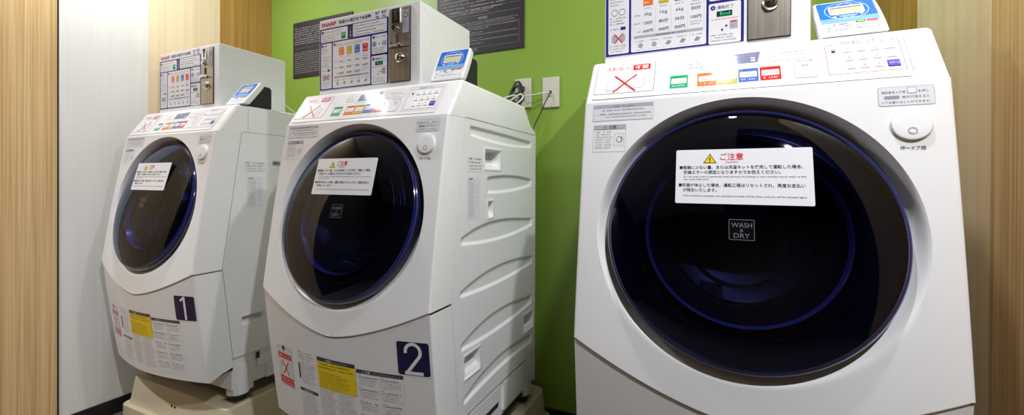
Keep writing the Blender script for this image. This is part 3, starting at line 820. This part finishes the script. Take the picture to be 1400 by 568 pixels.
    q = Print(lambda u, v, h: (u, .1105-h, v), base=.0004); q.rect(.0735, 1.2880, .0985, 1.3600, 'lgrey', 0); q.disc(.0860, 1.3440, .0090, 'charcoal', 1); q.disc(.0860, 1.3440, .0070, 'lgrey', 2); q.block(.0755, 1.2900, .0970, 1.3290, .0030, .0062, 'charcoal', 1)
    q.build('coin_notice', cp, dz)
    return t
cb = make_coin_box()
boxes = [cb, copy_tree(cb), copy_tree(cb)]
for o, x, l in zip(boxes, (M3, M2, M1), ('white coin box with instruction board, cut off by the frame above the nearest washer',
      'white coin-operated payment box on top of the washer numbered 2', 'white coin-operated payment box on top of the washer numbered 1')):
    o.location = (x, 0, ZF+1.1131); tag(o, l, 'coin box', 'coin boxes on the washers')

# ------------------------------------------------------------------ card readers (tilted handset on a black stand)
def make_reader(deg, L):
    t = empty('card_reader', (0, 0, 0)); th = .024
    # local: x across, slab rises along +z' tilted back by A
    A = math.radians(deg); K = L/.130
    def f(u, v, h):
        g = h - th/2; v = v*K
        return (u, v*math.sin(A) - g*math.cos(A), v*math.cos(A) + g*math.sin(A) + .0005)
    mb = MB()
    prof = [(-.056, 0), (.056, 0), (.0575, .04), (.0575, .085), (.055, .130), (-.055, .130), (-.0575, .085), (-.0575, .04)]
    n = len(prof)
    v = [f(u, q, th/2) for u, q in prof] + [f(u*.96, q*.985 if q else th*math.tan(A)/K, -th/2) for u, q in prof]
    mb.add(v, [tuple(range(n)), tuple(range(n, 2*n))[::-1]] + [(k, n+k, n+(k+1) % n, (k+1) % n) for k in range(n)], 'white_plastic')
    b = mb.build('housing', t, 0); clean(b); bevel(b, .005, 4, 40)
    p = Print(f, base=th/2+.0003)
    def shape(x0, x1, y0, y1, c, L, r=.006): p.rr(x0, y0, x1, y1, c, r, L)
    shape(-.049, .049, .050, .124, 'sky', 0); shape(-.049, .049, .045, .062, 'skyl', 1, .001); shape(-.047, .047, .010, .046, 'white', 0)
    p.ring(-.008, .088, .030, .0010, 'white', 2, 36); p.ring(.008, .088, .030, .0010, 'white', 2, 36)
    shape(-.030, .030, .074, .106, 'white', 3, .004); shape(-.027, .027, .078, .102, 'lcdgrey', 4, .002); shape(-.026, .026, .078, .096, 'lcd', 5, .001)
    p.rr(-.012, .0640, .012, .0710, 'white', .003, 2); p.rr(-.0112, .0647, .0112, .0703, 'skyl', .0025, 3); p.text('◀', -.024, .063, .009, 'white', 3, align='c'); p.text('▶', .024, .067, .009, 'white', 3, align='c')
    p.rr(.008, .0385, .024, .0455, 'charcoal', .0034, 2); p.rr(.0095, .0397, .0225, .0443, 'lime', .0025, 3); p.rr(.026, .0395, .044, .0460, 'red_soft', .001, 2); p.rr(-.020, .0365, -.006, .0425, 'tan', .001, 2); p.disc(-.028, .0385, .0020, 'red', 2)
    p.marks(-.012, .0295, .004, .0040, 'navy', 2); p.marks(.006, .0300, .020, .0040, 'red', 2); p.disc(-.038, .0285, .0022, 'green', 2)
    p.marks(-.030, .0190, .034, .0052, 'blue', 2); p.disc(.041, .0205, .0016, 'orange', 2); p.disc(-.041, .0165, .0016, 'grey', 2)
    fp = p.build('face_plate', b, 0); fp['label'] = 'blue and white face with a small display'
    mb = MB()
    tn = math.tan(A); o_ = th/math.cos(A) + .001
    pr_ = [(o_, 0), (o_+.110, 0), (o_+.110, .080), (o_+.102, .090), (o_+.090*tn, .090)]
    v, fc = rounded_prism_x([(y, z) for y, z in pr_], -.030, .030)
    mb.add(v, fc, 'rubber'); s = mb.build('stand', t, 0); clean(s); bevel(s, .004, 3, 40); s['label'] = 'black wedge stand'
    return t
readers = [make_reader(43, .142), make_reader(27, .118), make_reader(38, .124)]
for o, (x, y), rz, l in zip(readers, ((M3+.2055, .079), (M2+.258, .079), (M1+.278, .085)), (0.0, 0.0, 0.0), (
        'blue-faced card reader on the nearest washer, partly cut off by the top of the frame',
        'blue-faced card reader leaning beside the payment box of washer number 2', 'blue-faced card reader with black stand on washer number 1')):
    o.location = (x, y, ZF+1.1132); o.rotation_euler = (0, 0, rz); tag(o, l, 'card reader', 'card readers on the washers')

# ------------------------------------------------------------------ pedestals
def make_pedestal():
    t = empty('washer_pedestal', (0, 0, 0)); H = ZF-.05
    def ring(x, y0, y1, z, r=.03):
        p = []
        for cx, cy, a0 in ((x-r, y1-r, 0), (-x+r, y1-r, 90), (-x+r, y0+r, 180), (x-r, y0+r, 270)):
            for k in range(6):
                a = math.radians(a0+18*k); p.append((cx+r*math.cos(a), cy+r*math.sin(a), z))
        return p
    rs = [ring(.362, -.002, .735, 0), ring(.362, -.002, .735, .060), ring(.358, .002, .731, .064), ring(.344, .014, .724, .064), ring(.334, .030, .718, H-.006), ring(.329, .035, .713, H),
          ring(.285, .100, .672, H, .02), ring(.280, .105, .668, H-.055, .02)]
    v = [p for r in rs for p in r]; n = 24
    f = [(i*n+k, i*n+(k+1) % n, (i+1)*n+(k+1) % n, (i+1)*n+k) for i in range(len(rs)-1) for k in range(n)] + [tuple(range(7*n, 8*n)), tuple(range(n))[::-1]]
    mb = MB(); mb.add(v, f, 'cream'); b = mb.build('tray', t, 0, smooth=30)
    for x in (-.276, .276):
        for y in (.108, .585):
            m = MB(); m.box(x-.045, x+.045, y-.042, y+.042, H-.05, H, 'cream'); q = m.build('foot_rest', t, 0); bevel(q, .004, 2)
    m = MB()
    for dx in (-.012, .010): m.cyl((dx, .0215, .118), (0, -1, .10), .004, .003, 'dark_metal', 12)
    m.build('drain_mark', t, 0)
    return t
pd = make_pedestal(); pds = [pd, copy_tree(pd), copy_tree(pd)]
for o, x, l in zip(pds, (M1, M2, M3), ('cream plastic pedestal tray under the washer numbered 1', 'cream plastic pedestal tray under the washer numbered 2', 'cream plastic pedestal tray below the nearest washer')):
    o.location = (x, 0, 0); tag(o, l, 'pedestal', 'cream pedestals')

# ------------------------------------------------------------------ room
YW, XL, XR, YB, CH = .75, -2.4544, .4266, -3.0, 2.50
def struct(o): o['kind'] = 'structure'; return o
mb = MB(); mb.box(XL-.1, XR+1.6, YB-.1, YW+.1, -.1, 0, 'floor'); struct(mb.build('floor'))
mb = MB(); mb.box(XL-.1, .05, YB-.1, YW+.1, CH, CH+.1, 'ceiling'); mb.box(.05, XR+1.6, -.6, YW+.1, CH, CH+.1, 'ceiling'); mb.box(.05, XR+1.6, YB-.1, -.6, CH, CH+.1, 'dark_room'); struct(mb.build('ceiling'))
mb = MB(); mb.box(XL, XR, YW, YW+.1, 0, CH, 'green'); struct(mb.build('wall_back'))
mb = MB()
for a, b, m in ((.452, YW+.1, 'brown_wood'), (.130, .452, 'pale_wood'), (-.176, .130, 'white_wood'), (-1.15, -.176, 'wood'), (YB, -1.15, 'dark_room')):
    mb.box(XL-.1, XL, a, b, 0, CH, m)
struct(mb.build('wall_left'))
mb = MB()
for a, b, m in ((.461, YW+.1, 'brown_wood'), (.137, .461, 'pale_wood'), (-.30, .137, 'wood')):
    mb.box(XR, XR+.1, a, b, 0, CH, m)
struct(mb.build('wall_right'))
mb = MB(); mb.box(XL-.1, -1.45, YB-.1, YB, 0, CH, 'dark_room'); mb.box(-1.45, .08, YB-.1, YB, 0, CH, 'dark_room'); mb.box(.08, XR+1.6, YB-.1, YB, 0, CH, 'walnut'); struct(mb.build('wall_front'))
mb = MB(); mb.box(XR+1.5, XR+1.6, YB, -.30, 0, CH, 'dark_room'); mb.box(XR+.1, XR+1.6, -.30, -.20, 0, CH, 'wood'); struct(mb.build('wall_side'))
mb = MB(); mb.box(XL, XR, YW-.008, YW, 0, .072, 'baseboard'); struct(mb.build('baseboard_back'))
mb = MB(); mb.box(XL, XL+.008, -.176, YW, 0, .066, 'baseboard'); struct(mb.build('baseboard_left'))
mb = MB(); mb.box(XR-.008, XR, -.30, YW, 0, .066, 'baseboard'); struct(mb.build('baseboard_right'))
mb = MB(); mb.box(XL, XL+.003, -.181, -.176, 0, CH, 'dark_metal'); struct(mb.build('trim_1'))
mb = MB(); mb.box(XL, XL+.0012, .129, .1315, 0, CH, 'pale_wood'); struct(mb.build('trim_2'))

# ------------------------------------------------------------------ wall signs
def make_sign(x0, x1, z0, z1, label, second):
    t = empty('notice_board', ((x0+x1)/2, YW, ZF+z0)); cx = (x0+x1)/2
    mb = MB(); mb.box(x0-cx, x1-cx, -.006, -.0005, 0, z1-z0, 'sign'); b = mb.build('board', t)
    p = Print(lambda u, v, h: (u-cx, -.006-h, v-z0), base=.0003)
    if second:
        p.frame(x0+.02, 1.612, x1-.022, z1-.03, 'tan', .0012, 1)
        for k in range(6): p.marks(x0+.024, 1.700-.0165*k-.010, x1-.05-.03*(k % 2), .0085, 'signink', 2, rag=.2)
        p.marks(x0+.07, 1.6020, x1-.15, .0060, 'signink', 2); p.marks(x0+.07, 1.5930, x1-.17, .0060, 'signink', 2)
        p.rect(x0+.02, 1.5795, x1-.022, 1.5808, 'tan', 1)
        p.text('NOTICE', cx+.022, 1.5600, .0150, 'signink', 2, w=.046, align='c', bold=.01)
        p.frame(x0+.02, 1.4320, x1-.024, 1.5330, 'tan', .0010, 1)
        for z, r in ((1.5480, .05), (1.5390, .1), (1.5240, .05), (1.5150, .5), (1.5000, .6), (1.4900, .05), (1.4740, .6), (1.4640, .05), (1.4500, .6), (1.4250, .7), (1.4170, .7)):
            p.marks(x0+.028, z, x1-.030-(x1-x0)*(r-.05)*.7, .0052, 'signink', 2)
    else:
        for k in range(8): p.marks(x0+.012, z1-.040-.0125*k, x1-.03, .0078, 'signink', 2, rag=.1)
        p.rect(x0+.012, z1-.152, x1-.03, z1-.1512, 'tan', 1)
        for k in range(11): p.marks(x0+.012, z1-.178-.0115*k, x1-.03-.1*(k % 3 == 2), .0058, 'signink', 2, rag=.2)
    p.build('printed_text', b, 0); tag(t, label, 'notice board', 'dark notice boards on the green wall'); return t
make_sign(-2.257, -1.799, 1.407, 1.7255, 'left dark notice board, partly hidden behind the payment box of washer number 2', False)
make_sign(-1.253, -.797, 1.405, 1.7255, 'dark notice board headed NOTICE, to the right, above the wall outlets', True)

# ------------------------------------------------------------------ outlets and cables
def make_outlet(cx, cz, label, jack):
    t = empty('wall_outlet', (cx, YW, ZF+cz)); mb = MB(); mb.box(-.0385, .0385, -.009, -.0005, -.065, .065, 'outlet'); b = mb.build('cover_plate', t); bevel(b, .005, 3, 40)
    m = MB()
    if jack:
        m.box(-.013, .013, -.0115, -.008, -.016, .016, 'outlet'); m.box(-.006, .006, -.013, -.0105, -.006, .006, 'rubber')
    else:
        m.box(-.013, .013, -.0115, -.008, -.032, .032, 'outlet')
        for z in (-.018, .018):
            for x in (-.005, .005): m.box(x-.0009, x+.0009, -.0122, -.011, z-.004, z+.004, 'rubber')
    m.build('socket', t); tag(t, label, 'wall outlet', 'ivory outlets on the green wall')
make_outlet(-.672, 1.196, 'right ivory wall plate with one thin white cable plugged in', True)
make_outlet(-.800, 1.202, 'left ivory wall plate, half hidden by tangled dark and white cords', False)

def tube(name, pts, r, mat, parent=None, dz=ZF):
    c = bpy.data.curves.new(name, 'CURVE'); c.dimensions = '3D'; c.bevel_depth = r; c.bevel_resolution = 3; c.resolution_u = 10
    s = c.splines.new('NURBS'); s.points.add(len(pts)-1); s.use_endpoint_u = True; s.order_u = 3
    for q, p in zip(s.points, pts): q.co = (p[0], p[1], p[2]+dz, 1)
    c.materials.append(MAT[mat]); tmp = bpy.data.objects.new(name, c); COL.objects.link(tmp)
    me = bpy.data.meshes.new_from_object(tmp.evaluated_get(bpy.context.evaluated_depsgraph_get()))
    bpy.data.objects.remove(tmp); bpy.data.curves.remove(c)
    me.polygons.foreach_set('use_smooth', [True]*len(me.polygons))
    o = bpy.data.objects.new(name, me); COL.objects.link(o)
    if parent: o.parent = parent
    return o
o = tube('network_cable', [(-.674, .737, 1.194), (-.690, .715, 1.192), (-.725, .705, 1.184), (-.790, .690, 1.178), (-.835, .680, 1.160), (-.87, .665, 1.125), (-.875, .64, 1.08)], .0028, 'cable_white')
tag(o, 'thin white cable running from the right wall plate to behind washer number 2', 'cable')
o = tube('telephone_cord', [(-.673, .737, 1.188), (-.684, .722, 1.165), (-.715, .735, 1.110), (-.750, .738, 1.050), (-.765, .725, .98), (-.77, .70, .85)], .0020, 'cable_grey')
tag(o, 'thin dark cord hanging slantwise from the right wall plate', 'cable')
o = tube('mains_cable', [(-.800, .730, 1.222), (-.795, .700, 1.245), (-.815, .690, 1.240), (-.835, .695, 1.195), (-.822, .690, 1.150), (-.790, .690, 1.160), (-.785, .685, 1.200), (-.803, .680, 1.225), (-.828, .690, 1.215), (-.85, .690, 1.160), (-.80, .685, 1.145), (-.775, .690, 1.13), (-.795, .690, 1.10), (-.83, .69, 1.02), (-.84, .70, .70), (-.84, .74, .20), (-.86, .735, -.20), (-.95, .737, -.2195)], .0052, 'cable_grey')
tag(o, 'dark power cord looped in a tangle at the left wall plate', 'cable')
o = tube('mains_cable', [(-.796, .731, 1.186), (-.790, .712, 1.215), (-.806, .700, 1.236), (-.826, .702, 1.210), (-.846, .700, 1.180), (-.835, .702, 1.150), (-.800, .700, 1.145), (-.778, .702, 1.170), (-.792, .704, 1.200), (-.822, .703, 1.190), (-.862, .695, 1.165), (-.872, .680, 1.130)], .0046, 'cable_grey')
tag(o, 'second dark cord knotted round the first at the left wall plate', 'cable')
o = tube('mains_cable', [(-.800, .730, 1.186), (-.812, .700, 1.190), (-.845, .685, 1.180), (-.868, .680, 1.172), (-.850, .675, 1.150), (-.815, .675, 1.168), (-.785, .680, 1.190), (-.772, .690, 1.175), (-.790, .675, 1.150), (-.84, .66, 1.12), (-.87, .65, 1.08)], .0042, 'cable_white')
tag(o, 'white cord wound through the tangle at the left wall plate', 'cable')
for dx, z, l in ((0, 1.220, 'grey plug in the upper socket of the left wall plate'), (0, 1.184, 'grey plug in the lower socket of the left wall plate')):
    mb = MB(); mb.box(-.012, .012, -.034, -.0125, -.010, .010, 'cable_grey'); o = mb.build('power_plug'); bevel(o, .003, 2); o.location = (-.800, YW, ZF+z); tag(o, l, 'plug', 'plugs in the left wall plate')
o = tube('reader_cable', [(M1+.255, .20, 1.135), (M1+.262, .25, 1.175), (M1+.27, .30, 1.165), (M1+.275, .36, 1.118), (M1+.25, .44, 1.116)], .0016, 'cable_white')
tag(o, 'thin white cable behind the card reader of washer number 1', 'cable')
o = tube('black_cable', [(M1+.12, .55, 1.116), (M1+.16, .56, 1.135), (M1+.20, .575, 1.165), (M1+.215, .58, 1.172)], .0024, 'cable_dark')
tag(o, 'short black cable end poking up behind the payment box of washer number 1', 'cable')

# ------------------------------------------------------------------ light
def lamp(name, loc, energy, size, color=(1, .96, .90), target=None, spread=180, shape='DISK'):
    d = bpy.data.lights.new(name, 'AREA'); d.energy = energy; d.size = size; d.shape = shape; d.color = color; d.spread = math.radians(spread)
    o = bpy.data.objects.new(name, d); COL.objects.link(o); o.location = loc
    if target is not None:
        o.rotation_euler = (Vector(target)-Vector(loc)).to_track_quat('-Z', 'Y').to_euler()
    return o
CZ = CH - .01
WC = (.975, .98, 1)
lamp('downlight', (0.0, -.16, CZ), 14, .07, WC)
lamp('downlight', (-2.08, -.15, CZ), 16, .07, WC)
lamp('downlight', (.56, -1.02, CZ), 40, .06, (.93, .965, 1))
lamp('downlight', (-2.1, -1.25, CZ), 17, .09, WC, spread=95)
w = bpy.data.worlds.new('World'); SC.world = w; w.use_nodes = True
w.node_tree.nodes['Background'].inputs[0].default_value = (.9, .95, 1, 1); w.node_tree.nodes['Background'].inputs[1].default_value = .3

# ------------------------------------------------------------------ camera
f, yaw, pi_, ro, py = 585.23, .4348, -.004, .0044, 249.44
cy, sy, cp_, sp = math.cos(yaw), math.sin(yaw), math.cos(pi_), math.sin(pi_)
F = Vector((-sy*cp_, cy*cp_, sp)); R = Vector((cy, sy, 0)); U = R.cross(F)
c_, s_ = math.cos(ro), math.sin(ro); R, U = c_*R + s_*U, -s_*R + c_*U
cam = bpy.data.cameras.new('camera'); co = bpy.data.objects.new('camera', cam); COL.objects.link(co)
m = Matrix((R, U, -F)).transposed().to_4x4(); m.translation = Vector((-.0524, -.9773, .82+ZF)); co.matrix_world = m
cam.sensor_width = 36; cam.sensor_fit = 'HORIZONTAL'; cam.lens = 36*f/1400; cam.shift_y = (py-284)/1400; cam.clip_start = .02
SC.camera = co
SC.view_settings.view_transform = 'Standard'; SC.view_settings.look = 'None'; SC.view_settings.exposure = .05; SC.view_settings.gamma = 1
SC.view_settings.use_curve_mapping = False
